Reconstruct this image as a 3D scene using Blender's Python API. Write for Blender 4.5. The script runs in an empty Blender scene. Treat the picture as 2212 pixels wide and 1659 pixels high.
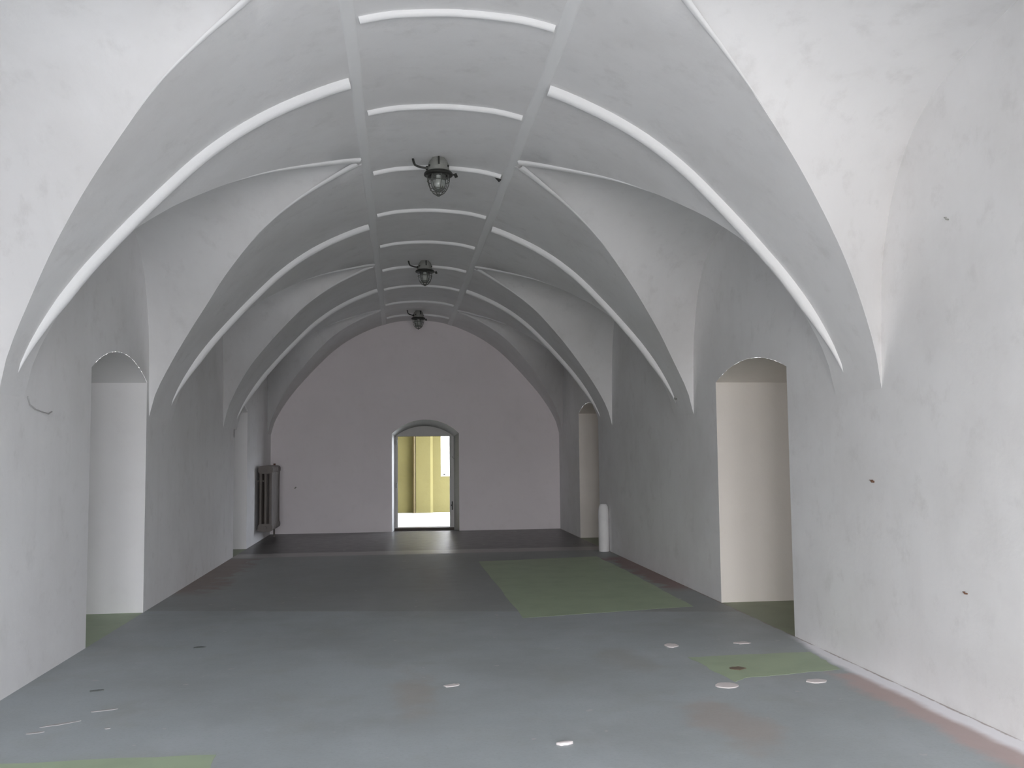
import bpy, bmesh, math, random
import numpy as np
from mathutils import Vector

random.seed(7)
S = bpy.context.scene
COL = S.collection

# ------------------------------------------------------------------ camera
cam_d = bpy.data.cameras.new('camera')
cam = bpy.data.objects.new('camera', cam_d)
COL.objects.link(cam)
F_PX, YAW, PITCH, ROLL = 2043.1, 0.1189, 0.0733, 0.0105
cam_d.sensor_fit = 'HORIZONTAL'
cam_d.sensor_width = 36.0
cam_d.lens = 36.0 * F_PX / 2212.0
cam_d.clip_start = 0.05
fw = Vector((math.sin(YAW) * math.cos(PITCH), math.cos(YAW) * math.cos(PITCH), math.sin(PITCH)))
rt = Vector((math.cos(YAW), -math.sin(YAW), 0))
up = rt.cross(fw)
r2 = rt * math.cos(ROLL) - up * math.sin(ROLL)
u2 = rt * math.sin(ROLL) + up * math.cos(ROLL)
from mathutils import Matrix
M = Matrix((r2, u2, -fw)).transposed().to_4x4()
M.translation = Vector((0, 0, 1.6))
cam.matrix_world = M
S.camera = cam

# ------------------------------------------------------------------ look
S.view_settings.view_transform = 'Standard'
S.view_settings.look = 'None'
S.view_settings.gamma = 1.0
S.view_settings.use_curve_mapping = False
S.view_settings.exposure = 0.30
S.cycles.max_bounces = 10
S.cycles.diffuse_bounces = 7
S.cycles.glossy_bounces = 5
S.cycles.transmission_bounces = 6
S.cycles.sample_clamp_indirect = 8.0
S.cycles.use_denoising = True

# ------------------------------------------------------------------ sky
SKY = 22.0
w = bpy.data.worlds.new('overcast_sky')
S.world = w
w.use_nodes = True
nt = w.node_tree
nt.nodes.clear()
wo = nt.nodes.new('ShaderNodeOutputWorld')
bg = nt.nodes.new('ShaderNodeBackground')
tc = nt.nodes.new('ShaderNodeTexCoord')
sx = nt.nodes.new('ShaderNodeSeparateXYZ')
cr = nt.nodes.new('ShaderNodeValToRGB')
mr = nt.nodes.new('ShaderNodeMapRange')
mr.inputs['From Min'].default_value = -0.5
mr.inputs['From Max'].default_value = 0.6
cr.color_ramp.elements[0].position = 0.0
cr.color_ramp.elements[0].color = (0.30, 0.29, 0.28, 1)
cr.color_ramp.elements[1].position = 1.0
cr.color_ramp.elements[1].color = (0.95, 0.97, 1.02, 1)
e = cr.color_ramp.elements.new(0.44); e.color = (0.60, 0.59, 0.57, 1)
e = cr.color_ramp.elements.new(0.50); e.color = (1.0, 1.0, 1.0, 1)
nt.links.new(tc.outputs['Generated'], sx.inputs[0])
nt.links.new(sx.outputs['Z'], mr.inputs['Value'])
nt.links.new(mr.outputs[0], cr.inputs[0])
mr2 = nt.nodes.new('ShaderNodeMapRange')
mr2.inputs['From Min'].default_value = -0.6; mr2.inputs['From Max'].default_value = 0.6
nt.links.new(sx.outputs['X'], mr2.inputs['Value'])
tint = nt.nodes.new('ShaderNodeMix'); tint.data_type = 'RGBA'
tint.inputs[6].default_value = (1.0, .965, .93, 1); tint.inputs[7].default_value = (.93, .975, 1.08, 1)
nt.links.new(mr2.outputs[0], tint.inputs[0])
mul = nt.nodes.new('ShaderNodeMix'); mul.data_type = 'RGBA'; mul.blend_type = 'MULTIPLY'
mul.inputs[0].default_value = 1.0
nt.links.new(cr.outputs[0], mul.inputs[6]); nt.links.new(tint.outputs[2], mul.inputs[7])
nt.links.new(mul.outputs[2], bg.inputs['Color'])
bg.inputs['Strength'].default_value = SKY
nt.links.new(bg.outputs[0], wo.inputs['Surface'])


def portal(name, c, sx_, sy_, direction):
    """daylight sampling portal in a window opening"""
    l = bpy.data.lights.new(name, 'AREA')
    l.shape = 'RECTANGLE'; l.size = sx_; l.size_y = sy_
    l.cycles.is_portal = True
    o = bpy.data.objects.new(name, l)
    COL.objects.link(o)
    o.location = c
    o.rotation_euler = Vector(direction).to_track_quat('-Z', 'Z' if abs(direction[2]) < .5 else 'Y').to_euler()
    return o

# ------------------------------------------------------------------ dimensions (metres)
XL, XR = -2.633, 3.388
XC, H = (XL + XR) / 2, (XR - XL) / 2
YB, YF = -1.97, 19.98                    # rear wall, far wall
RIBS = [-1.97, 2.42, 6.81, 11.2, 15.59, 19.98]
DR = 0.69                                # half distance of the two long crown ribs


def pchip(xs, ys):
    xs = np.array(xs, float); ys = np.array(ys, float)
    h = np.diff(xs); d = np.diff(ys) / h
    m = np.zeros_like(xs)
    for i in range(1, len(xs) - 1):
        if d[i - 1] * d[i] > 0:
            w1 = 2 * h[i] + h[i - 1]; w2 = h[i] + 2 * h[i - 1]
            m[i] = (w1 + w2) / (w1 / d[i - 1] + w2 / d[i])
    m[0], m[-1] = d[0], d[-1]

    def f(x):
        x = np.clip(x, xs[0], xs[-1])
        i = np.clip(np.searchsorted(xs, x) - 1, 0, len(xs) - 2)
        t = (x - xs[i]) / h[i]
        return ((1 + 2 * t) * (1 - t) ** 2 * ys[i] + t * (1 - t) ** 2 * h[i] * m[i]
                + t * t * (3 - 2 * t) * ys[i + 1] + t * t * (t - 1) * h[i] * m[i + 1])
    return f


_prof = pchip([-.35, 0, .35, .70, 1.1, 1.42, 1.75, 2.08, 2.33, 2.6, 2.84, 2.95, 3.0, 3.02, 3.2],
              [4.41, 4.43, 4.41, 4.335, 4.18, 4.01, 3.77, 3.45, 3.18, 2.86, 2.50, 2.28, 2.13, 2.03, 1.2])


def zb(x):                                # height of the barrel vault
    return float(_prof(abs(x - XC) * 3.02 / H))

# groin lines of the side lunettes: (distance from the room axis, y)
FAR_R = [[(.69, .1), (1.2, .6), (1.8, 1.05), (2.4, 1.4), (2.86, 1.8), (H, 1.9)],
         [(.69, 4.3), (1.2, 4.95), (1.51, 5.2), (1.8, 5.4), (2.1, 5.58), (2.4, 5.79), (2.66, 6.0), (2.86, 6.18), (H, 6.32)],
         [(.69, 8.66), (1.01, 8.97), (1.38, 9.28), (1.79, 9.63), (2.15, 9.93), (2.49, 10.26), (2.8, 10.55), (H, 10.64)],
         [(.69, 13.68), (1.21, 14.1), (1.74, 14.36), (2.19, 14.55), (2.61, 14.78), (H, 14.88)],
         [(.69, 17.9), (1.4, 18.1), (1.9, 18.28), (2.35, 18.55), (2.7, 19.05), (H, 19.5)]]
FAR_L = [FAR_R[0],
         [(.69, 4.62), (1.2, 5.20), (1.51, 5.4), (1.8, 5.57), (2.06, 5.76), (2.3, 5.95), (2.53, 6.17), (2.79, 6.43), (H, 6.6)],
         [(.69, 8.72), (1.09, 8.97), (1.45, 9.17), (1.79, 9.39), (2.09, 9.64), (2.38, 9.98), (2.63, 10.22), (2.85, 10.36), (H, 10.40)],
         [(.69, 13.6), (1.18, 13.78), (1.7, 13.93), (2.15, 14.02), (2.51, 14.15), (2.85, 14.47), (H, 14.66)],
         FAR_R[4]]
NEAR_REL = [(.69, 1.0), (1.18, .765), (1.53, .54), (1.85, .31), (2.1, .12), (2.36, .012), (2.6, 0), (2.84, .03), (H, .09)]
# wall arch of a lunette: (distance from its foot, height)
ARCH = [(0, 2.03), (.012, 2.22), (.03, 2.5), (.06, 2.8), (.13, 3.06), (.22, 3.29), (.34, 3.49), (.5, 3.67), (.74, 3.83), (1.05, 3.94), (1.5, 4.04), (2.1, 4.1)]
_arch = pchip([a for a, b in ARCH], [b for a, b in ARCH])


def near_line(i, far):                    # near groin springs from rib i and meets the far groin's apex
    apex = far[0][1]
    s = apex - RIBS[i] - .13
    return [(d, RIBS[i] + .13 + (r * s if r > .1 else r)) for d, r in NEAR_REL]

# ------------------------------------------------------------------ mesh helpers


class MB:
    def __init__(s):
        s.v = []; s.f = []

    def vert(s, p):
        s.v.append(tuple(float(c) for c in p)); return len(s.v) - 1

    def grid(s, rows, flip=False):        # rows of equal length
        n = len(rows[0]); b = len(s.v)
        for r in rows:
            for p in r: s.vert(p)
        for i in range(len(rows) - 1):
            for j in range(n - 1):
                q = (b + i * n + j, b + i * n + j + 1, b + (i + 1) * n + j + 1, b + (i + 1) * n + j)
                s.f.append(q[::-1] if flip else q)

    def poly(s, pts):
        b = len(s.v)
        for p in pts: s.vert(p)
        s.f.append(tuple(range(b, b + len(pts))))

    def box(s, lo, hi):
        x0, y0, z0 = lo; x1, y1, z1 = hi
        b = len(s.v)
        for p in [(x0, y0, z0), (x1, y0, z0), (x1, y1, z0), (x0, y1, z0), (x0, y0, z1), (x1, y0, z1), (x1, y1, z1), (x0, y1, z1)]: s.vert(p)
        for q in [(0, 3, 2, 1), (4, 5, 6, 7), (0, 1, 5, 4), (1, 2, 6, 5), (2, 3, 7, 6), (3, 0, 4, 7)]:
            s.f.append(tuple(b + k for k in q))

    def lathe(s, prof, c=(0, 0, 0), n=24, ribs=0, amp=0):
        b = len(s.v); m = len(prof)
        for k in range(n):
            a = 2 * math.pi * k / n
            g = 1 + (amp * math.cos(ribs * a) if ribs else 0)
            for r, z in prof: s.vert((c[0] + r * g * math.cos(a), c[1] + r * g * math.sin(a), c[2] + z))
        for k in range(n):
            k2 = (k + 1) % n
            for j in range(m - 1):
                s.f.append((b + k * m + j, b + k2 * m + j, b + k2 * m + j + 1, b + k * m + j + 1))

    def tube(s, pts, r, n=8, closed=False, radii=None):
        pts = [Vector(p) for p in pts]; b = len(s.v); m = len(pts)
        prev = None
        for i, p in enumerate(pts):
            if closed: t = pts[(i + 1) % m] - pts[i - 1]
            else: t = pts[min(i + 1, m - 1)] - pts[max(i - 1, 0)]
            t.normalize()
            a = Vector((0, 0, 1)) if abs(t.z) < .9 else Vector((1, 0, 0))
            if prev is not None:
                x = prev - t * prev.dot(t)
                x = x.normalized() if x.length > 1e-6 else t.cross(a).normalized()
            else: x = t.cross(a).normalized()
            prev = x; y = t.cross(x)
            rr = radii[i] if radii else r
            for k in range(n):
                an = 2 * math.pi * k / n
                s.vert(p + x * rr * math.cos(an) + y * rr * math.sin(an))
        for i in range(m if closed else m - 1):
            i2 = (i + 1) % m
            for k in range(n):
                k2 = (k + 1) % n
                s.f.append((b + i * n + k, b + i * n + k2, b + i2 * n + k2, b + i2 * n + k))
        if not closed:
            s.f.append(tuple(b + k for k in range(n))[::-1])
            s.f.append(tuple(b + (m - 1) * n + k for k in range(n)))

    def build(s, name, mat, parent=None, kind=None, angle=35, merge=0.0004):
        me = bpy.data.meshes.new(name)
        me.from_pydata(s.v, [], s.f)
        bm = bmesh.new(); bm.from_mesh(me)
        if merge: bmesh.ops.remove_doubles(bm, verts=bm.verts, dist=merge)
        bmesh.ops.recalc_face_normals(bm, faces=bm.faces)
        bm.to_mesh(me); bm.free()
        me.polygons.foreach_set('use_smooth', [True] * len(me.polygons))
        me.set_sharp_from_angle(angle=math.radians(angle))
        me.materials.append(mat)
        o = bpy.data.objects.new(name, me)
        COL.objects.link(o)
        if parent is not None: o.parent = parent
        if kind: o['kind'] = kind
        return o


def tag(o, label, cat, group=None):
    o['label'] = label; o['category'] = cat
    if group: o['group'] = group
    return o


def thing(name, label, cat, loc=(0, 0, 0), rz=0, group=None):
    o = bpy.data.objects.new(name, None)
    o.empty_display_size = .1
    COL.objects.link(o)
    o.location = loc; o.rotation_euler = (0, 0, rz)
    return tag(o, label, cat, group)

# ------------------------------------------------------------------ materials


class NT:
    def __init__(s, name):
        s.m = bpy.data.materials.new(name); s.m.use_nodes = True
        s.t = s.m.node_tree
        s.b = s.t.nodes['Principled BSDF']

    def n(s, typ, **kw):
        n = s.t.nodes.new(typ)
        for k, v in kw.items(): setattr(n, k, v)
        return n

    def l(s, a, b): s.t.links.new(a, b)

    def val(s, sock, v):
        if hasattr(v, 'is_linked') or hasattr(v, 'links'): s.l(v, sock)
        else: sock.default_value = v

    def math(s, op, a, b=0.0, clamp=False):
        n = s.n('ShaderNodeMath', operation=op); n.use_clamp = clamp
        s.val(n.inputs[0], a); s.val(n.inputs[1], b)
        return n.outputs[0]

    def noise(s, scale, detail=4, rough=.55, vec=None, stretch=None):
        n = s.n('ShaderNodeTexNoise')
        n.inputs['Scale'].default_value = scale
        n.inputs['Detail'].default_value = detail
        n.inputs['Roughness'].default_value = rough
        if stretch:
            mp = s.n('ShaderNodeMapping'); mp.inputs['Scale'].default_value = stretch
            s.l(s.obj(), mp.inputs[0]); s.l(mp.outputs[0], n.inputs['Vector'])
        else: s.l(s.obj(), n.inputs['Vector'])
        return n.outputs['Fac']

    def obj(s):
        if not hasattr(s, '_tc'): s._tc = s.n('ShaderNodeTexCoord')
        return s._tc.outputs['Object']

    def xyz(s):
        if not hasattr(s, '_sx'):
            s._sx = s.n('ShaderNodeSeparateXYZ'); s.l(s.obj(), s._sx.inputs[0])
        return s._sx.outputs

    def smooth(s, v, a, b):               # 0 below a, 1 above b (or reversed)
        n = s.n('ShaderNodeMapRange', interpolation_type='SMOOTHSTEP')
        lo, hi = (a, b) if a < b else (b, a)
        s.val(n.inputs['Value'], v)
        n.inputs['From Min'].default_value = lo; n.inputs['From Max'].default_value = hi
        n.inputs['To Min'].default_value = 0 if a < b else 1
        n.inputs['To Max'].default_value = 1 if a < b else 0
        return n.outputs[0]

    def mix(s, f, a, b, blend='MIX'):
        n = s.n('ShaderNodeMix', data_type='RGBA', blend_type=blend)
        s.val(n.inputs[0], f)
        for k, v in ((6, a), (7, b)):
            if isinstance(v, tuple): v = (*v, 1) if len(v) == 3 else v
            s.val(n.inputs[k], v)
        return n.outputs[2]

    def bump(s, h, strength, dist=.01):
        n = s.n('ShaderNodeBump'); n.inputs['Strength'].default_value = strength
        n.inputs['Distance'].default_value = dist
        s.l(h, n.inputs['Height']); s.l(n.outputs[0], s.b.inputs['Normal'])


def plaster(name, c, c2, c3, rough=.9, amt=.5):
    m = NT(name)
    a = m.smooth(m.noise(.9, 5, .6), .38, .68)
    b = m.smooth(m.noise(4.5, 6, .65), .52, .75)
    d = m.smooth(m.noise(2.2, 4, .6, stretch=(2.2, 2.2, .35)), .5, .8)
    col = m.mix(m.math('MULTIPLY', a, amt), c, c2)
    col = m.mix(m.math('MULTIPLY', b, amt * .6), col, c3)
    col = m.mix(m.math('MULTIPLY', d, amt * .5), col, c2)
    m.l(col, m.b.inputs['Base Color'])
    m.b.inputs['Roughness'].default_value = rough
    m.b.inputs['Specular IOR Level'].default_value = .2
    h = m.math('ADD', m.math('MULTIPLY', m.noise(3.0, 3), 1.0), m.math('MULTIPLY', m.noise(38, 3), .12))
    m.bump(h, .35, .02)
    return m.m


def flat(name, c, rough=.6, metal=0, var=.25, spec=.4, scale=30):
    m = NT(name)
    f = m.noise(scale, 4)
    m.l(m.mix(m.math('MULTIPLY', f, var * 2), c, tuple(k * .55 for k in c)), m.b.inputs['Base Color'])
    m.b.inputs['Roughness'].default_value = rough
    m.b.inputs['Metallic'].default_value = metal
    m.b.inputs['Specular IOR Level'].default_value = spec
    return m.m


M_SIDE = plaster('limewashed_wall', (.785, .78, .78), (.71, .70, .695), (.62, .61, .60), amt=.75)
M_CEIL = M_SIDE
M_RIB = plaster('rib_plaster', (.82, .82, .82), (.78, .78, .78), (.74, .74, .73), amt=.3)
M_FAR = plaster('end_wall_plaster', (.86, .81, .82), (.81, .76, .77), (.76, .72, .71))
M_JAMB = plaster('niche_plaster', (.80, .755, .705), (.76, .71, .655), (.72, .67, .61), amt=.4)
M_JAMBL = plaster('left_niche_plaster', (.79, .78, .775), (.74, .725, .72), (.70, .685, .675), amt=.4)
M_YEL = plaster('yellow_distemper', (.165, .145, .058), (.145, .125, .05), (.13, .115, .04), amt=.5)
M_PALE = flat('pale_boards', (.86, .86, .86), .45, var=.1, scale=6)
M_TRIM = flat('white_door_paint', (.55, .54, .52), .5, var=.15, scale=12)
M_DOORP = flat('grey_door_paint', (.30, .30, .285), .6, var=.2, scale=9)
M_FRAME = flat('window_paint', (.75, .75, .73), .5, var=.1)
M_IRON = flat('grey_iron', (.33, .335, .31), .6, .3, scale=60)
M_DARK = flat('dark_enamel', (.035, .036, .032), .45, .2, scale=60)
M_WIRE = flat('galvanised_wire', (.16, .165, .15), .5, .6, scale=80)
M_CABLE = flat('black_cable', (.03, .03, .03), .6)
M_RAD = flat('rusty_radiator_paint', (.165, .145, .13), .5, .1, var=.3, scale=14)
M_RUST = flat('rust', (.16, .085, .055), .8, .2, scale=70)
M_WOOD = flat('dark_threshold_wood', (.06, .045, .035), .6, scale=20)
M_SPLINT = flat('dull_plaster_splinter', (.44, .42, .415), .8, var=.3, scale=40)
M_FLAKE = flat('pale_plaster_scrap', (.70, .65, .64), .8, var=.12, scale=40)
M_GREYW = flat('painted_over_cable', (.47, .46, .46), .8, scale=40)
M_CHIP = flat('dark_grey_chip', (.13, .14, .135), .8, scale=40)
M_BROWN = flat('brown_scrap', (.20, .15, .11), .8, scale=40)
M_WHITE = flat('white_gloss_plaster', (.80, .80, .83), .6, var=.08, scale=8)
M_PIPE = flat('yellowed_pipe', (.12, .09, .035), .5, scale=20)

g = NT('lamp_glass')
g.b.inputs['Base Color'].default_value = (.72, .75, .72, 1)
g.b.inputs['Roughness'].default_value = .12
g.b.inputs['Transmission Weight'].default_value = .9
g.b.inputs['IOR'].default_value = 1.3
M_GLASS = g.m
g = NT('bulb_glass')
g.b.inputs['Base Color'].default_value = (.8, .8, .78, 1)
g.b.inputs['Roughness'].default_value = .2
M_BULB = g.m
g = NT('diffuser_glass')
tr = g.n('ShaderNodeBsdfTranslucent'); tr.inputs['Color'].default_value = (.55, .55, .56, 1)
g.l(tr.outputs[0], g.t.nodes['Material Output'].inputs['Surface'])
M_DIFFUSER = g.m
g = NT('window_glass')
g.b.inputs['Base Color'].default_value = (1, 1, 1, 1)
g.b.inputs['Roughness'].default_value = 0
g.b.inputs['Transmission Weight'].default_value = 1
g.b.inputs['IOR'].default_value = 1.01
M_PANE = g.m


def lino_green(name, c):
    m = NT(name)
    f = m.smooth(m.noise(3, 5), .4, .7)
    f2 = m.smooth(m.noise(26, 4), .5, .75)
    col = m.mix(m.math('MULTIPLY', f, .5), c, tuple(k * .8 for k in c))
    col = m.mix(m.math('MULTIPLY', f2, .25), col, (c[0] * 1.15, c[1] * .95, c[2] * .9))
    m.l(col, m.b.inputs['Base Color'])
    m.b.inputs['Roughness'].default_value = .5
    m.b.inputs['Specular IOR Level'].default_value = .35
    return m.m


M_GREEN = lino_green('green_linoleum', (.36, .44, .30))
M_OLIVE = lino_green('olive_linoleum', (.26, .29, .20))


def floor_mat():
    m = NT('worn_linoleum_floor')
    x, y, z = m.xyz()
    wob = m.math('SUBTRACT', m.noise(3.5, 5), .5)
    base = m.mix(m.smooth(m.noise(.8, 4), .35, .7), (.37, .405, .42), (.32, .345, .35))
    base = m.mix(m.math('MULTIPLY', m.smooth(m.noise(7, 6, .7), .5, .8), .45), base, (.40, .43, .43))
    base = m.mix(m.math('MULTIPLY', m.smooth(m.noise(2.1, 5, .6), .5, .75), .35), base, (.30, .305, .27))
    base = m.mix(m.math('MULTIPLY', m.smooth(m.noise(45, 5, .75), .45, .7), .3), base, (.26, .275, .27))
    base = m.mix(m.math('MULTIPLY', m.smooth(m.noise(1.3, 6, .7, stretch=(1, .5, 1)), .5, .7), .3), base, (.44, .465, .49))
    # older browner sheet beyond the seam
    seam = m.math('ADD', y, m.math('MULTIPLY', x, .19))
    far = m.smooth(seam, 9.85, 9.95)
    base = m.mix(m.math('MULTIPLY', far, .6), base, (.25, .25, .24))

    def blob(cx, cy, rx, ry, a, colr, base, soft=.5):
        dx = m.math('DIVIDE', m.math('SUBTRACT', x, cx), rx)
        dy = m.math('DIVIDE', m.math('SUBTRACT', y, cy), ry)
        r = m.math('SQRT', m.math('ADD', m.math('MULTIPLY', dx, dx), m.math('MULTIPLY', dy, dy)))
        r = m.math('ADD', r, m.math('MULTIPLY', wob, 1.6))
        return m.mix(m.math('MULTIPLY', m.smooth(r, 1.0, 1.0 - soft), a), base, colr)
    base = blob(1.95, 5.55, .30, .70, .42, (.36, .28, .23), base, .7)
    base = blob(.1, 6.5, .20, .9, .38, (.33, .27, .21), base, .8)
    base = blob(1.75, 7.35, .28, .6, .3, (.27, .24, .19), base, .8)
    base = blob(.45, 12.5, .35, 2.4, .25, (.22, .19, .16), base, .8)
    # bare red-brown screed where the covering is worn away along the walls
    redr = m.math('MULTIPLY', m.smooth(m.math('ADD', x, m.math('MULTIPLY', wob, .35)), 2.98, 3.14),
                  m.smooth(m.math('ADD', y, m.math('MULTIPLY', wob, 1.5)), 6.75, 6.5))
    base = m.mix(m.math('MULTIPLY', redr, .7), base, (.50, .35, .32))
    redf = m.math('MULTIPLY', m.smooth(m.math('ADD', x, m.math('MULTIPLY', wob, .9)), 3.0, 3.2),
                  m.math('MULTIPLY', m.smooth(y, 10.6, 11.2), m.smooth(y, 14.6, 14.2)))
    base = m.mix(m.math('MULTIPLY', redf, .75), base, (.25, .14, .12))
    redl = m.math('MULTIPLY', m.smooth(m.math('ADD', x, m.math('MULTIPLY', wob, .9)), -2.1, -2.35),
                  m.math('MULTIPLY', m.smooth(y, 11.2, 12), m.smooth(y, 15.5, 15.2)))
    base = m.mix(m.math('MULTIPLY', redl, .6), base, (.22, .14, .11))
    # far end: pale strip, then bare dark boards with a polished surface
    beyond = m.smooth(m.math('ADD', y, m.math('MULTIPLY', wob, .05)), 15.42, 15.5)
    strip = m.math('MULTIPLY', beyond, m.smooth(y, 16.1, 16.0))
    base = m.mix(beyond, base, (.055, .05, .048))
    base = m.mix(m.math('MULTIPLY', strip, .75), base, (.36, .345, .335))
    # white limewash at the right wall's foot, gloss reflection put into the colour
    ww = m.math('ADD', x, m.math('MULTIPLY', wob, .10))
    edge = m.math('ADD', m.math('MULTIPLY', m.smooth(y, 7.9, 7.1), -.11), 3.36)
    white = m.math('MULTIPLY', m.smooth(m.math('SUBTRACT', ww, edge), -.045, .045), m.smooth(y, 8.1, 7.6))
    base = m.mix(white, base, (.86, .85, .88))
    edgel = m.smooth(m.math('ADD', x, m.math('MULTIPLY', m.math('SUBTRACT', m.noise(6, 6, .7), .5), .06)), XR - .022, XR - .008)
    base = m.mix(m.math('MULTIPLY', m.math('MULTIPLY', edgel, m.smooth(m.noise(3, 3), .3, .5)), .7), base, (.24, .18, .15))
    # pale splashes
    sp = m.smooth(m.noise(9, 2, .4), .735, .76)
    base = m.mix(m.math('MULTIPLY', sp, .5), base, (.5, .48, .47))
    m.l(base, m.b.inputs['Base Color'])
    ro = m.math('ADD', .46, m.math('MULTIPLY', m.noise(5, 4), .16))
    ro = m.math('SUBTRACT', ro, m.math('MULTIPLY', beyond, .17))
    m.l(ro, m.b.inputs['Roughness'])
    m.l(m.math('ADD', .42, m.math('MULTIPLY', beyond, .4)), m.b.inputs['Specular IOR Level'])
    m.bump(m.noise(12, 4), .12, .01)
    return m.m


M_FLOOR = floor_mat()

# ------------------------------------------------------------------ floor
mb = MB()
xs = np.linspace(XL, XR, 13); ys = np.linspace(YB, YF, 45)
mb.grid([[(x, y, 0) for x in xs] for y in ys])
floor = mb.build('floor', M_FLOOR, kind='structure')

# ------------------------------------------------------------------ vault
ND = 30
ceil = MB()
# crown band
cx = np.linspace(XC - DR, XC + DR, 21)
cy = np.linspace(YB, YF, 60)
ceil.grid([[(x, y, zb(x)) for x in cx] for y in cy])
wall_top = {}
for side, FAR in ((1, FAR_R), (-1, FAR_L)):
    ds = np.concatenate([np.linspace(DR, 2.0, 16), np.linspace(2.0, H, 18)[1:]])
    X = lambda d: XC + side * d
    far_f = [pchip(*zip(*FAR[i])) for i in range(5)]
    near_l = [near_line(i, FAR[i]) for i in range(5)]
    near_f = [pchip(*zip(*near_l[i])) for i in range(5)]
    # pendentives between the lunettes, on the barrel surface
    for k in range(6):
        rows = []
        for d in ds:
            y0 = float(far_f[k - 1](d)) if k > 0 else YB
            y1 = float(near_f[k](d)) if k < 5 else YF
            rows.append([(X(d), y0 + (y1 - y0) * t, zb(X(d))) for t in np.linspace(0, 1, 9)])
        ceil.grid(rows)
    # lunettes: ruled between groin and wall arch
    info = []
    for i in range(5):
        apex_y = FAR[i][0][1]
        for f, foot, sgn in ((far_f[i], FAR[i][-1][1], -1), (near_f[i], near_l[i][-1][1], 1)):
            G = [Vector((X(d), float(f(d)), zb(X(d)))) for d in ds[::-1]]
            span = abs(apex_y - foot)
            us = np.concatenate([np.linspace(0, .12, 8), np.linspace(.12, .5, 12)[1:], np.linspace(.5, 1, 8)[1:]]) ** 1.3
            us = us * span
            W = [Vector((XR if side > 0 else XL, foot + sgn * u, float(_arch(min(u * 2.05 / span, 2.1))) if u > 0 else zb(X(H)))) for u in us]

            def resample(P, fr):
                L = [0]
                for a, b in zip(P, P[1:]): L.append(L[-1] + (b - a).length)
                out = []
                for t in [q * L[-1] for q in fr]:
                    k = min(max(int(np.searchsorted(L, t)) - 1, 0), len(P) - 2)
                    q = (t - L[k]) / max(L[k + 1] - L[k], 1e-9)
                    out.append(P[k].lerp(P[k + 1], min(max(q, 0), 1)))
                return out
            Gp = G
            gl = [0]
            for a, b in zip(G, G[1:]): gl.append(gl[-1] + (b - a).length)
            Wp = resample(W, [v / gl[-1] for v in gl])
            rows = []
            for a, b in zip(Gp, Wp):
                row = []
                for t in np.linspace(0, 1, 9):
                    row.append(a.lerp(b, t))
                rows.append(row)
            ceil.grid(rows)
            info.append((i, sgn, foot, span))
    wall_top[side] = (FAR, near_l)
ceiling = ceil.build('ceiling', M_CEIL, kind='structure', angle=28, merge=.0008)


def top_z(side, y):
    FAR, near_l = wall_top[side]
    for i in range(5):
        a = near_l[i][-1][1]; b = FAR[i][-1][1]; ap = FAR[i][0][1]
        if a < y < b:
            if y <= ap: u, span = y - a, ap - a
            else: u, span = b - y, b - ap
            return float(_arch(min(u * 2.05 / span, 2.1)))
    return zb(XC + side * H)

# ------------------------------------------------------------------ side walls with recesses and windows
ND_R = 1.25


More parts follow.
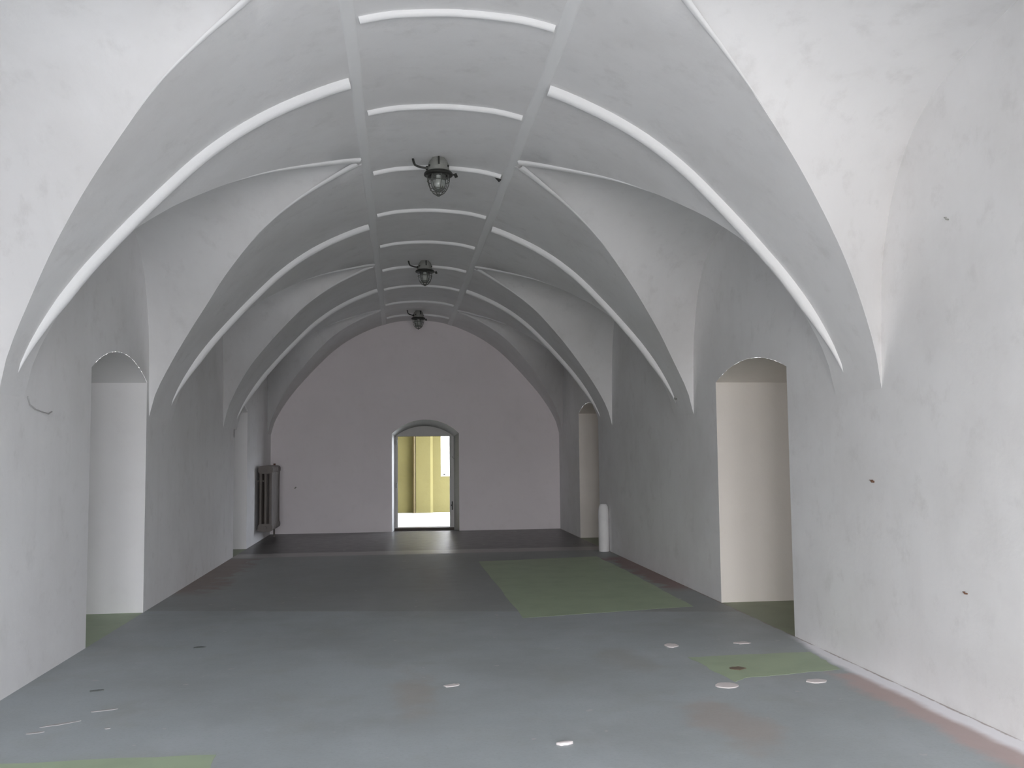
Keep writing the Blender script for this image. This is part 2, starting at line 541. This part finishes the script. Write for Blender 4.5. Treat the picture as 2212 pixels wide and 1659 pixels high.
def side_wall(side, niches, wins):
    X0 = XR if side > 0 else XL
    FAR, near_l = wall_top[side]
    ys = set(np.linspace(YB, YF, 90).tolist())
    for i in range(5):
        a = near_l[i][-1][1]; b = FAR[i][-1][1]; ap = FAR[i][0][1]
        for u, _ in ARCH:
            ys.add(a + u * (ap - a) / 2.05); ys.add(b - u * (b - ap) / 2.05)
    for n in niches:
        for t in np.linspace(0, 1, 17): ys.add(n[0] + (n[1] - n[0]) * t)
    for q in wins: ys.add(q[0]); ys.add(q[1])
    ys = sorted(y for y in ys if YB <= y <= YF)
    ys = [y for k, y in enumerate(ys) if k == 0 or y - ys[k - 1] > 1e-5]

    def nz(n, y):
        t = (y - (n[0] + n[1]) / 2) / ((n[1] - n[0]) / 2)
        r, s = n[3] - n[2], (n[1] - n[0]) / 2
        R = (s * s + r * r) / (2 * r)
        return n[2] + math.sqrt(max(R * R - (t * s) ** 2, 0)) - (R - r)
    mb = MB()
    for a, b in zip(ys, ys[1:]):
        m_ = (a + b) / 2
        spans = [(0, 0, None, None)]
        q_ = np.linspace(-.03, .03, 7)
        za = max(top_z(side, min(max(a + t, YB + .001), YF - .001)) for t in q_) + .02
        zb_ = max(top_z(side, min(max(b + t, YB + .001), YF - .001)) for t in q_) + .02
        lo = (0., 0.)
        segs = []
        for n in niches:
            if n[0] < m_ < n[1]: lo = (nz(n, a), nz(n, b))
        cut = None
        for q in wins:
            if q[0] < m_ < q[1]: cut = q
        if cut:
            segs = [((0, 0), (cut[2], cut[2])), ((cut[3], cut[3]), (za, zb_))]
        else: segs = [(lo, (za, zb_))]
        for (l0, l1), (h0, h1) in segs:
            n_ = 8
            mb.grid([[(X0, a, l0 + (h0 - l0) * t), (X0, b, l1 + (h1 - l1) * t)] for t in np.linspace(0, 1, n_)])
    wall = mb.build('wall_right' if side > 0 else 'wall_left', M_SIDE, kind='structure', angle=20)
    for n in niches:
        y0, y1, depth = n[0], n[1], n[4]
        X1 = X0 + side * depth
        mb = MB()
        xs_ = np.linspace(X0, X1, 7)
        for y in (y0, y1):
            mb.grid([[(x, y, z) for x in xs_] for z in np.linspace(0, nz(n, y), 8)])
        yy = np.linspace(y0, y1, 21)
        mb.grid([[(x, y, nz(n, y)) for x in xs_] for y in yy])
        mb.poly([(X1, y, nz(n, y)) for y in yy] + [(X1, y1, 0), (X1, y0, 0)])
        mb.build('niche_lining', M_JAMB if side > 0 else M_JAMBL, parent=wall, angle=30)
        mb = MB(); mb.grid([[(x, y, 0) for x in xs_] for y in (y0, y1)])
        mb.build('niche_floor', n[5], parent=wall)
    for q in wins:
        y0, y1, z0, z1, depth = q
        X1 = X0 + side * depth
        mb = MB()
        mb.grid([[(X0, y0, z0), (X0, y1, z0), (X0, y1, z1), (X0, y0, z1), (X0, y0, z0)],
                 [(X1, y0, z0), (X1, y1, z0), (X1, y1, z1), (X1, y0, z1), (X1, y0, z0)]])
        mb.build('window_reveal', M_JAMB, parent=wall, angle=20)
    return wall


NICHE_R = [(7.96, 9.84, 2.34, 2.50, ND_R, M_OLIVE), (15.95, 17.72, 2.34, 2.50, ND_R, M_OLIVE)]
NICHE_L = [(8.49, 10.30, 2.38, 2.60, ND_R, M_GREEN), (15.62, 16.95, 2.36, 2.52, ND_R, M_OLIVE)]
wall_r = side_wall(1, NICHE_R, [])
wall_l = side_wall(-1, NICHE_L, [])

# ------------------------------------------------------------------ rear wall (behind the camera) with the big windows
RW = [(-2.2, -.7, .35, 2.5), (-.4, 1.15, .35, 2.9), (1.45, 2.95, .35, 2.5)]


def gable_wall(name, Y, holes, mat):
    """barrel-shaped end wall with rectangular or arched holes"""
    xs = set(np.linspace(XL, XR, 49).tolist()) | set(np.linspace(XL, XL + .4, 40).tolist()) | set(np.linspace(XR - .4, XR, 40).tolist())
    for h in holes:
        for t in np.linspace(0, 1, 17): xs.add(h[0] + (h[1] - h[0]) * t)
    xs = sorted(xs)
    mb = MB()
    for a, b in zip(xs, xs[1:]):
        if b - a < 1e-6: continue
        m_ = (a + b) / 2
        cut = None
        for h in holes:
            if h[0] < m_ < h[1]: cut = h
        if cut:
            za, zc = (cut[3](a), cut[3](b)) if callable(cut[3]) else (cut[3], cut[3])
            segs = [((cut[2], cut[2]), None, (za, zc))]
            parts = []
            if cut[2] > 0: parts.append(((0, 0), (cut[2], cut[2])))
            parts.append(((za, zc), (zb(a) + .03, zb(b) + .03)))
        else: parts = [((0, 0), (zb(a) + .03, zb(b) + .03))]
        for (l0, l1), (h0, h1) in parts:
            mb.grid([[(a, Y, l0 + (h0 - l0) * t), (b, Y, l1 + (h1 - l1) * t)] for t in np.linspace(0, 1, 9)])
    return mb.build(name, mat, kind='structure', angle=20)


wall_rear = gable_wall('wall_rear', YB, RW, M_SIDE)
for i, h in enumerate(RW):
    x0, x1, z0, z1 = h
    mb = MB()
    mb.grid([[(x0, YB, z0), (x1, YB, z0), (x1, YB, z1), (x0, YB, z1), (x0, YB, z0)],
             [(x0, YB - .3, z0), (x1, YB - .3, z0), (x1, YB - .3, z1), (x0, YB - .3, z1), (x0, YB - .3, z0)]])
    mb.build('window_reveal', M_JAMB, parent=wall_rear, angle=20)
    win = MB()
    f = .06
    yw0, yw1 = YB - .27, YB - .21
    for lo, hi in [((x0, yw0, z0), (x0 + f, yw1, z1)), ((x1 - f, yw0, z0), (x1, yw1, z1)),
                   ((x0, yw0, z0), (x1, yw1, z0 + f)), ((x0, yw0, z1 - f), (x1, yw1, z1)),
                   (((x0 + x1) / 2 - .03, yw0, z0), ((x0 + x1) / 2 + .03, yw1, z1)),
                   ((x0, yw0, z0 + (z1 - z0) * .68), (x1, yw1, z0 + (z1 - z0) * .68 + .06))]:
        win.box(lo, hi)
    wo_ = win.build('window_%d' % (i + 1), M_FRAME, kind='structure', angle=20, merge=0)
    portal('daylight_portal', ((x0 + x1) / 2, YB - .31, (z0 + z1) / 2), x1 - x0, z1 - z0, (0, 1, 0))

# ------------------------------------------------------------------ far wall with the arched doorway
DX0, DX1, DSP, DCR = -.155, 1.245, 2.04, 2.33


def door_arch(x0, x1, sp, crn):
    s = (x1 - x0) / 2; r = crn - sp; R = (s * s + r * r) / (2 * r); c = (x0 + x1) / 2
    return lambda x: sp + math.sqrt(max(R * R - (x - c) ** 2, 0)) - (R - r)


A0 = door_arch(DX0, DX1, DSP, DCR)
wall_far = gable_wall('wall_far', YF, [(DX0, DX1, 0, A0)], M_FAR)
# splayed reveal
IX0, IX1, YI = -.10, 1.15, YF + .24
A1 = door_arch(IX0, IX1, 1.98, 2.20)
n = 21
o_ = [(DX0, YF, 0)] + [(x, YF, A0(x)) for x in np.linspace(DX0, DX1, n)] + [(DX1, YF, 0)]
i_ = [(IX0, YI, 0)] + [(x, YI, A1(x)) for x in np.linspace(IX0, IX1, n)] + [(IX1, YI, 0)]
mb = MB(); mb.grid([o_, i_])
mb.build('door_reveal', M_DOORP, parent=wall_far, angle=30)
# frame, tympanum, threshold
OX0, OX1, OZ0, OZ1 = -.035, 1.065, .07, 1.985
fr = MB()
pts_o = [(x, A1(x)) for x in np.linspace(IX0, IX1, n)]
fr.poly([(x, YI, z) for x, z in pts_o] + [(IX1, YI, OZ1), (IX0, YI, OZ1)])
fr.poly([(OX1, YI, 0), (IX1, YI, 0), (IX1, YI, OZ1), (OX1, YI, OZ1)])
fr.poly([(IX0, YI, 0), (OX0, YI, 0), (OX0, YI, OZ1), (IX0, YI, OZ1)])
YT = YI + .14
fr.grid([[(OX0, YI, 0), (OX0, YI, OZ1), (OX1, YI, OZ1), (OX1, YI, 0)],
         [(OX0, YT, 0), (OX0, YT, OZ1), (OX1, YT, OZ1), (OX1, YT, 0)]])
door = fr.build('door_1', M_TRIM, kind='structure', angle=20)
mb = MB(); mb.box((IX0 + .002, YI - .01, 0), (IX1 - .002, YI + .30, .055))
mb.build('threshold', M_WOOD, parent=door, angle=20)
mb = MB()
mb.box((OX1 + .035, YI - .012, .42), (OX1 + .06, YI + .004, .60)); mb.box((OX1 + .02, YI - .03, .50), (OX1 + .05, YI - .005, .535))
mb.build('strike_plate', M_DARK, parent=door, angle=20)
mb = MB(); mb.tube([(OX1 + .05, YI - .004, 1.55), (OX1 + .065, YI - .03, 1.52), (OX1 + .09, YI - .035, 1.50), (OX1 + .10, YI - .004, 1.52)], .006)
mb.build('door_hook', M_IRON, parent=door)
mb = MB()
for z in (1.85, .95):
    mb.tube([(OX0 - .025, YI - .012, z - .05), (OX0 - .025, YI - .012, z + .05)], .012)
mb.build('hinge', M_IRON, parent=door)
mb = MB(); mb.grid([[(DX0 - .05, YF, .0), (DX1 + .05, YF, .0)], [(DX0 - .05, YI + .1, .0), (DX1 + .05, YI + .1, .0)]])
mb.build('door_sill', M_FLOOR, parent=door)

# ------------------------------------------------------------------ yellow room beyond
BX0, BX1, BY0, BY1, BZ = -2.4, 3.6, YT, 25.9, 3.3
mb = MB(); mb.box((BX0, BY0, -.1), (BX1, BY1, .03))
mb.build('floor_beyond', M_PALE, kind='structure', angle=20)
mb = MB(); mb.poly([(BX0, BY0, BZ), (BX1, BY0, BZ), (BX1, BY1, BZ), (BX0, BY1, BZ)])
mb.build('ceiling_beyond', M_RIB, kind='structure')


def rect_wall(name, axis, c, a0, a1, z1, holes, mat):
    mb = MB()
    cuts = sorted({a0, a1, *[h[0] for h in holes], *[h[1] for h in holes]})
    P = (lambda a, z: (c, a, z)) if axis == 'x' else (lambda a, z: (a, c, z))
    for a, b in zip(cuts, cuts[1:]):
        hh = [h for h in holes if h[0] < (a + b) / 2 < h[1]]
        segs = [(0, hh[0][2]), (hh[0][3], z1)] if hh else [(0, z1)]
        for l, h in segs:
            if h - l > 1e-4: mb.poly([P(a, l), P(b, l), P(b, h), P(a, h)])
    return mb.build(name, mat, kind='structure')


BW = (1.12, 2.4, 1.0, 2.85)               # window in the back wall of the yellow room
BW2 = (2.35, 3.5, .6, 2.9)  # unseen window, added to throw light through the doorway onto the floor
BW = (1.12, 2.1, 1.0, 2.85)
wb = rect_wall('wall_beyond', 'y', BY1, BX0, BX1, BZ, [BW, BW2], M_YEL)
rect_wall('wall_beyond_left', 'x', BX0, BY0, BY1, BZ, [], M_YEL)
RWN = (21.4, 25.4, .5, 3.0)
rect_wall('wall_beyond_right', 'x', BX1, BY0, BY1, BZ, [RWN], M_YEL)
rect_wall('wall_beyond_front', 'y', BY0, BX0, BX1, BZ, [(OX0, OX1, 0, OZ1)], M_YEL)
mb = MB()
x0, x1, z0, z1 = BW
mb.grid([[(x0, BY1, z0), (x1, BY1, z0), (x1, BY1, z1), (x0, BY1, z1), (x0, BY1, z0)],
         [(x0 + .1, BY1 + .35, z0 + .05), (x1 - .1, BY1 + .35, z0 + .05), (x1 - .1, BY1 + .35, z1), (x0 + .1, BY1 + .35, z1), (x0 + .1, BY1 + .35, z0 + .05)]])
mb.build('window_reveal', M_PALE, parent=wb, angle=20)
win = MB()
yw0, yw1 = BY1 + .26, BY1 + .31
xa, xb = x0 + .08, x1 - .08
for lo, hi in [((xa, yw0, z0), (xa + .05, yw1, z1)), ((xb - .05, yw0, z0), (xb, yw1, z1)), ((xa, yw0, z0), (xb, yw1, z0 + .06)), ((xa, yw0, z1 - .06), (xb, yw1, z1)), (((xa + xb) / 2 - .03, yw0, z0), ((xa + xb) / 2 + .03, yw1, z1))]:
    win.box(lo, hi)
w4 = win.build('window_%d' % (len(RW) + 1), M_FRAME, kind='structure', angle=20, merge=0)
mb = MB(); mb.box((xa + .04, yw0 + .02, z0 + .05), (xb - .04, yw0 + .026, z1 - .05))  # added diffuser, dims the daylight coming through this window
mb.build('diffuser_pane', M_DIFFUSER, parent=w4)
for k, q in enumerate((RWN,)):
    win = MB()
    X_ = BX1 + .1
    for lo, hi in [((X_, q[0], q[2]), (X_ + .05, q[0] + .06, q[3])), ((X_, q[1] - .06, q[2]), (X_ + .05, q[1], q[3])), ((X_, q[0], q[2]), (X_ + .05, q[1], q[2] + .06)), ((X_, q[0], q[3] - .06), (X_ + .05, q[1], q[3])), ((X_, (q[0] + q[1]) / 2 - .03, q[2]), (X_ + .05, (q[0] + q[1]) / 2 + .03, q[3]))]:
        win.box(lo, hi)
    win.build('window_%d' % (len(RW) + 2 + k), M_FRAME, kind='structure', angle=20, merge=0)
    portal('daylight_portal', (BX1 + .16, (q[0] + q[1]) / 2, (q[2] + q[3]) / 2), q[1] - q[0], q[3] - q[2], (-1, 0, 0))
win = MB()
Y_ = BY1 + .1
for lo, hi in [((BW2[0], Y_, BW2[2]), (BW2[0] + .06, Y_ + .05, BW2[3])), ((BW2[1] - .06, Y_, BW2[2]), (BW2[1], Y_ + .05, BW2[3])), ((BW2[0], Y_, BW2[2]), (BW2[1], Y_ + .05, BW2[2] + .06)), ((BW2[0], Y_, BW2[3] - .06), (BW2[1], Y_ + .05, BW2[3]))]:
    win.box(lo, hi)
win.build('window_6', M_FRAME, kind='structure', angle=20, merge=0)
portal('daylight_portal', ((BW2[0] + BW2[1]) / 2, BY1 + .16, (BW2[2] + BW2[3]) / 2), BW2[1] - BW2[0], BW2[3] - BW2[2], (0, -1, 0))
# pilaster with a chamfered right arris, and a heating pipe in front of it
mb = MB()
pl = [(.44, BY1), (.44, BY1 - .16), (.83, BY1 - .16), (.90, BY1 - .07), (.90, BY1)]
mb.grid([[(x, y, 0.03) for x, y in pl], [(x, y, BZ) for x, y in pl]])
mb.build('pilaster', M_YEL, parent=wb, angle=20)
mb = MB(); mb.tube([(.392, BY1 - .12, .03), (.392, BY1 - .12, BZ)], .045, 14)
tag(mb.build('heating_pipe', M_PIPE), 'brownish yellow vertical heating pipe on the yellow wall beyond the doorway', 'pipe')

# ------------------------------------------------------------------ stucco ribs


def rib_strip(path_fn, ts, half, drop, name, ends=True, nseg=6, taper=None):
    """path_fn(t) -> (point, across dir, inward normal); raised half-round moulding"""
    rows = []
    for i, t in enumerate(ts):
        p, a, nrm = path_fn(t)
        k = taper(t) if taper else 1
        row = []
        for q in range(nseg + 1):
            ang = math.pi * q / nseg
            row.append(p + a * (-math.cos(ang) * half * k) + nrm * (math.sin(ang) ** .7 * drop * k - .006))
        rows.append(row)
    mb = MB(); mb.grid(rows)
    if ends:
        mb.poly(rows[0]); mb.poly(rows[-1][::-1])
    return mb.build(name, M_RIB, kind='structure', angle=50)


def barrel_pt(d):
    x = XC + d; e_ = .01
    dz = (zb(x + e_) - zb(x - e_)) / (2 * e_)
    n_ = Vector((dz, 0, -1)).normalized()
    return Vector((x, 0, zb(x))), n_


trim_i = [0]


def trim_name():
    trim_i[0] += 1
    return 'trim_%d' % trim_i[0]


for Yr in RIBS[1:5]:                      # pendentive ribs
    for side in (1, -1):
        def pf(t, Yr=Yr, side=side):
            p, n_ = barrel_pt(side * t)
            return Vector((p.x, Yr, p.z)), Vector((0, 1, 0)), n_
        tp = lambda t: 1.0 if t < 2.7 else max(.02, 1 - (t - 2.7) / .29) ** .6
        rib_strip(pf, np.concatenate([np.linspace(DR + .05, 2.7, 26), np.linspace(2.7, H - .005, 12)[1:]]), .056, .066, trim_name(), taper=tp)
for k in range(-4, 9):                    # short ribs across the crown band
    Yk = 5.87 + 1.645 * k
    def pf(t, Yk=Yk):
        p, n_ = barrel_pt(t)
        return Vector((p.x, Yk, p.z)), Vector((0, 1, 0)), n_
    if YB + .3 < Yk < YF - .3:
        rib_strip(pf, np.linspace(-DR + .06, DR - .06, 17), .030, .042, trim_name())
for side in (1, -1):                      # the two long ribs along the crown
    p0, n0 = barrel_pt(side * DR)
    a0 = Vector((1, 0, 0)); a0 = (a0 - n0 * a0.dot(n0)).normalized()
    def pf(t, p0=p0, n0=n0, a0=a0):
        return Vector((p0.x, t, p0.z)) + a0 * .004 * math.sin(t * 3.1), a0, n0
    rib_strip(pf, np.linspace(YB, YF, 120), .050, .013, trim_name(), ends=False)
for side, FAR in ((1, FAR_R), (-1, FAR_L)):   # thin groin ribs running out of each lunette apex
    for i in range(1, 5):
        for line in (near_line(i, FAR[i]), FAR[i]):
            f = pchip(*zip(*line))
            sg = 1 if line is FAR[i] else -1
            def pf(t, f=f, side=side):
                p, n_ = barrel_pt(side * t)
                y = float(f(t)); dy = (float(f(t + .01)) - y) / .01
                tan = Vector((side, dy, 0)).normalized()
                a = Vector((-tan.y, tan.x, 0)); a = (a - n_ * a.dot(n_)).normalized()
                return Vector((p.x, y, p.z)), a, n_
            tp = lambda t: max(.05, 1 - (t - DR) / 1.25)
            rib_strip(pf, np.linspace(DR + .06, 1.9, 22), .05, .035, trim_name(), taper=tp, ends=False)

# ------------------------------------------------------------------ caged bulkhead lamps


def make_lamp(label):
    t = thing('caged_ceiling_lamp', label, 'lamp', group='caged lamps hanging along the vault crown')
    # origin at the ceiling, things hang down to about -0.37
    mb = MB()
    mb.lathe([(.0, .0), (.062, .0), (.066, -.012), (.085, -.03), (.098, -.06), (.102, -.10), (.106, -.135), (.06, -.14), (0, -.14)], n=28)
    body = mb.build('canopy', M_IRON, t)
    mb = MB(); mb.box((-.008, -.112, -.085), (.008, -.07, -.012)); mb.build('strap', M_DARK, body, angle=20)
    for a in (0.5, 2.6, 3.7, 5.8):
        mb = MB(); mb.lathe([(0, -.012), (.011, -.012), (.011, .006), (0, .006)], (.10 * math.cos(a), .10 * math.sin(a), -.085), 8)
        mb.build('bolt', M_DARK, body)
    mb = MB(); mb.lathe([(.09, -.13), (.128, -.138), (.138, -.152), (.138, -.168), (.120, -.176), (.085, -.170), (.085, -.13)], n=32)
    mb.build('shade_ring', M_DARK, t)
    mb = MB(); mb.lathe([(.074, -.15), (.074, -.19), (.073, -.235), (.066, -.275), (.05, -.305), (.026, -.322), (0, -.328)], n=48, ribs=24, amp=.012)
    mb.build('glass_jar', M_GLASS, t)
    mb = MB(); mb.lathe([(0, -.165), (.018, -.17), (.02, -.20), (.034, -.235), (.034, -.258), (.02, -.28), (0, -.284)], n=18)
    mb.build('bulb', M_BULB, t)
    mb = MB()
    for k in range(8):
        a = 2 * math.pi * k / 8 + .2
        mb.tube([((r) * math.cos(a), r * math.sin(a), z) for r, z in [(.112, -.165), (.108, -.21), (.100, -.255), (.083, -.30), (.055, -.338), (.022, -.358)]], .0042, 6)
    for r, z in ((.106, -.225), (.078, -.308), (.022, -.358)):
        mb.tube([(r * math.cos(a), r * math.sin(a), z) for a in np.linspace(0, 2 * math.pi, 28, endpoint=False)], .0042, 6, closed=True)
    mb.tube([(0, 0, -.345), (0, 0, -.372)], .013, 8)
    mb.build('wire_cage', M_WIRE, t)
    mb = MB()
    mb.tube([(-.095, 0, -.098), (-.12, 0, -.098)], .020, 10)
    mb.tube([(-.115, 0, -.098), (-.16, 0, -.092), (-.20, 0, -.082), (-.222, 0, -.07), (-.234, 0, -.045), (-.245, 0, -.0)], .011, 8)
    mb.build('conduit', M_DARK, t)
    mb = MB()
    mb.tube([(.13, -.01, -.155), (.168, -.01, -.168)], .008, 8)
    mb.tube([(.158, -.01, -.150), (.172, -.01, -.185)], .016, 10)
    mb.build('clamp_screw', M_DARK, t)
    return t


lamp = make_lamp('caged glass ceiling lamp nearest the camera, largest of the three on the vault crown')
labels = ['caged glass ceiling lamp in the middle of the three along the vault crown',
          'smallest caged ceiling lamp just in front of the far end wall']
spots = [(.375, 8.9), (.375, 13.75), (.375, 18.6)]


def dup(root):
    c = root.copy(); COL.objects.link(c)
    for ch in root.children:
        k = ch.copy(); COL.objects.link(k); k.parent = c
        for g_ in ch.children:
            q = g_.copy(); COL.objects.link(q); q.parent = k
    return c


for i, (x, y) in enumerate(spots):
    o = lamp if i == 0 else dup(lamp)
    if i: o['label'] = labels[i - 1]
    o.location = (x, y, zb(x) - .002)
    o.rotation_euler = (0, 0, (0, .15, .45)[i])

mb = MB()
pts = []
for t in np.linspace(0, 1, 9):
    x = .90 + .10 * t; y = 9.16 + .03 * t
    pts.append((x, y, zb(x) - .014 - .035 * t * t))
mb.tube(pts, .012, 8, radii=[.008 + .011 * t for t in np.linspace(0, 1, 9)])
tag(mb.build('cable_stub', M_CABLE), 'black taped cable end sticking out of the vault right of the nearest caged lamp', 'cable')

# ------------------------------------------------------------------ radiator at the far end of the left wall
rad = thing('radiator', 'tall brown cast iron radiator on the left wall by the far end wall', 'radiator', (XL, 18.02, 0))
NS = 11
RZ0, RZ1 = .20, 1.42
for k in range(NS):
    y = .05 + k * .108
    mb = MB()
    for xo in (.075, .165, .255):
        mb.tube([(xo, y, RZ0 + .10), (xo, y, RZ0 + .2), (xo, y, (RZ0 + RZ1) / 2), (xo, y, RZ1 - .2), (xo, y, RZ1 - .10)], .034, 10, radii=[.036, .032, .03, .032, .036])
    for zc, s_ in ((RZ1 - .075, 1), (RZ0 + .075, -1)):
        ring = []
        for q in range(24):
            a = 2 * math.pi * q / 24
            cx_ = .165 + .135 * math.copysign(abs(math.cos(a)) ** .5, math.cos(a))
            cz_ = zc + .075 * math.copysign(abs(math.sin(a)) ** .7, math.sin(a))
            ring.append((cx_, cz_))
        mb.grid([[(p[0], y - .04, p[1]) for p in ring + ring[:1]], [(p[0], y + .04, p[1]) for p in ring + ring[:1]]])
        mb.poly([(p[0], y - .04, p[1]) for p in ring][::-1]); mb.poly([(p[0], y + .04, p[1]) for p in ring])
    mb.build('section', M_RAD, rad, angle=40)
for zz in (RZ0 + .075, RZ1 - .075):
    mb = MB(); mb.tube([(.165, -.02, zz), (.165, NS * .108 + .03, zz)], .03, 12)
    mb.build('header_pipe', M_RAD, rad)
for yy in (.1, NS * .108 - .1):
    for za in (RZ0 + .02, RZ1 - .30):
        mb = MB(); mb.box((.002, yy - .02, za), (.17, yy + .02, za + .03))
        mb.build('wall_bracket', M_RAD, rad, angle=20)
mb = MB()
mb.tube([(.165, NS * .108 + .0, RZ1 - .075), (.165, NS * .108 + .08, RZ1 - .075), (.165, NS * .108 + .1, RZ1 - .04), (.165, NS * .108 + .1, RZ1 + .03)], .022, 10)
mb.build('valve', M_RUST, rad)
mb = MB()
mb.tube([(.165, NS * .108 + .0, RZ0 + .075), (.165, NS * .108 + .09, RZ0 + .075), (.165, NS * .108 + .11, RZ0 + .02), (.165, NS * .108 + .11, 0.005)], .018, 10)
mb.build('return_pipe', M_RAD, rad)

# ------------------------------------------------------------------ stub post by the far right recess
mb = MB()
mb.lathe([(.085, 0), (.085, .66), (.078, .72), (.055, .76), (0, .775)], (3.30, 15.25, 0), 20)
tag(mb.build('stub_post', M_SIDE), 'short white rounded plaster post against the right wall before the far recess', 'post')

# ------------------------------------------------------------------ linoleum repair sheets


def sheet(pts, label, mat, h=.0018):
    mb = MB()
    mb.poly([(x, y, h) for x, y in pts])
    for a, b in zip(pts, pts[1:] + pts[:1]):
        mb.poly([(a[0], a[1], .0005), (b[0], b[1], .0005), (b[0], b[1], h), (a[0], a[1], h)])
    return tag(mb.build('linoleum_sheet', mat, angle=20), label, 'floor sheet', 'green linoleum sheets on the floor')


def wob_edge(pts, n=10, amp=.012):
    out = []
    for a, b in zip(pts, pts[1:] + pts[:1]):
        for k in range(n):
            t = k / n
            j = amp if k else 0
            out.append((a[0] + (b[0] - a[0]) * t + random.uniform(-j, j), a[1] + (b[1] - a[1]) * t + random.uniform(-j, j)))
    return out


sheet(wob_edge([(1.19, 9.28), (3.02, 9.65), (3.05, 12.6), (3.02, 14.5), (1.17, 14.2)]), 'largest green linoleum sheet, right of centre in the middle of the hall floor', M_GREEN)
sheet(wob_edge([(2.31, 6.47), (2.42, 6.58), (3.20, 6.72), (3.24, 7.33), (2.23, 7.3)]), 'light green linoleum sheet beside the right wall with pale scraps around it', M_GREEN)
sheet(wob_edge([(-2.5, 4.5), (-.93, 4.5), (-.98, 5.37), (-2.5, 5.40)]), 'green linoleum sheet at the left front edge of the floor', M_GREEN)

# ------------------------------------------------------------------ scraps on the floor


def scrap(x, y, rx, ry, label, cat, rz=0, mat=M_FLAKE, h=.006, name='plaster_flake', group=None, rough=.18):
    n = 18
    mb = MB()
    ring = []
    for k in range(n):
        a = 2 * math.pi * k / n
        q = 1 + random.uniform(-rough, rough)
        ring.append((rx * q * math.cos(a), ry * q * math.sin(a)))
    c, s = math.cos(rz), math.sin(rz)
    P = lambda p, z, k=1: (x + (p[0] * c - p[1] * s) * k, y + (p[0] * s + p[1] * c) * k, z)
    rings = [[P(p, .0004) for p in ring + ring[:1]], [P(p, .0022 + h * .8) for p in ring + ring[:1]], [P(p, .0022 + h, .85) for p in ring + ring[:1]]]
    mb.grid(rings); mb.poly([P(p, .0022 + h, .85) for p in ring])
    return tag(mb.build(name, mat, angle=60), label, cat, group)


scrap(2.22, 6.38, .078, .072, 'large round pale plaster flake at the front corner of the light green sheet', 'plaster flake', rough=.06, group='pale plaster flakes on the floor')
scrap(2.87, 6.40, .07, .05, 'pale plaster flake in front of the light green sheet, nearest the right wall', 'plaster flake', rough=.1, group='pale plaster flakes on the floor')
scrap(2.23, 7.75, .055, .075, 'small pale plaster flake behind the light green sheet, left of the other one there', 'plaster flake', rough=.1, group='pale plaster flakes on the floor')
scrap(2.84, 7.76, .07, .045, 'faint thin pale flake behind the light green sheet, closest to the right recess', 'plaster flake', group='pale plaster flakes on the floor', h=.002)
scrap(.36, 6.69, .062, .035, 'thin white paper scrap lying alone in the middle of the grey floor', 'scrap', .5, h=.003, name='paper_scrap')
scrap(.90, 5.27, .045, .022, 'small crumpled pale scrap on the floor at the bottom edge of the view', 'scrap', .2, h=.012, name='paper_scrap')
scrap(2.47, 6.86, .06, .05, 'small brown scrap lying on the light green sheet', 'scrap', .2, mat=M_BROWN, h=.004, name='brown_scrap')
for x, y, rx, ry, rz, lb in [(-2.03, 6.12, .10, .018, .5, 'longest pale splinter on the left front floor'), (-2.12, 5.95, .05, .016, .3, 'short pale splinter in front of the longest splinter at left'),
                             (-1.86, 6.40, .075, .012, .35, 'thin pale splinter furthest back on the left front floor'), (-1.72, 5.98, .016, .013, 0, 'tiny white crumb right of the pale splinters at left')]:
    scrap(x, y, rx, ry, lb, 'scrap', rz, mat=M_SPLINT, h=.002, name='plaster_splinter', group='pale splinters on the left front floor')

scrap(-2.07, 6.94, .045, .02, 'dark chip on the left floor, nearer than the other dark one', 'chip', .3, mat=M_CHIP, h=.003, name='dark_chip')
scrap(-1.67, 8.35, .05, .03, 'dark chip on the left floor in front of the left recess', 'chip', .1, mat=M_CHIP, h=.003, name='dark_chip')
# ------------------------------------------------------------------ small fittings on the walls


def nail(x, y, z, side, label, mat=M_RUST, L=.022, r=.0048):
    mb = MB()
    mb.tube([(x, y, z), (x - side * L * .8, y, z + .002), (x - side * L, y, z + .01)], r, 8)
    mb.lathe([(0, 0), (r * 1.8, 0), (r * 1.8, .004), (0, .004)], (x - side * L, y, z + .01), 8)
    return tag(mb.build('nail', mat), label, 'nail')


nail(XR, 5.42, 3.02, 1, 'dark nail high on the right wall under the nearest lunette', M_IRON)
nail(XR, 6.48, 1.37, 1, 'rusty bent nail at chest height on the right wall', M_RUST, r=.008)
nail(XR, 5.40, .73, 1, 'small nail low on the near right wall')
mb = MB(); mb.tube([(XR, 6.30, 2.72), (XR - .03, 6.29, 2.72), (XR - .06, 6.29, 2.71)], .007, 8)
tag(mb.build('wall_hook', M_IRON), 'small iron hook at the edge of the bright right lunette', 'hook')
mb = MB(); mb.tube([(XR - .02, 11.12, 2.24), (XR - .08, 11.1, 2.235), (XR - .10, 11.04, 2.25)], .010, 8)
tag(mb.build('wall_hook', M_IRON), 'small iron hook at the foot of the second right vault rib', 'hook')
mb = MB(); mb.tube([(XL + .006, 7.08, 2.04), (XL + .007, 7.12, 1.985), (XL + .012, 7.22, 1.955), (XL + .014, 7.36, 1.94), (XL + .012, 7.48, 1.935), (XL + .006, 7.56, 1.955)], .005, 8)
tag(mb.build('cable_remnant', M_GREYW), 'thin grey curved cable remnant on the left wall before the near recess', 'cable')
mb = MB(); mb.tube([(-2.14, YF, .93), (-2.13, YF - .03, .94), (-2.11, YF - .03, .955)], .012, 8)
tag(mb.build('wall_peg', M_IRON), 'small dark peg in the far end wall right of the radiator', 'peg')
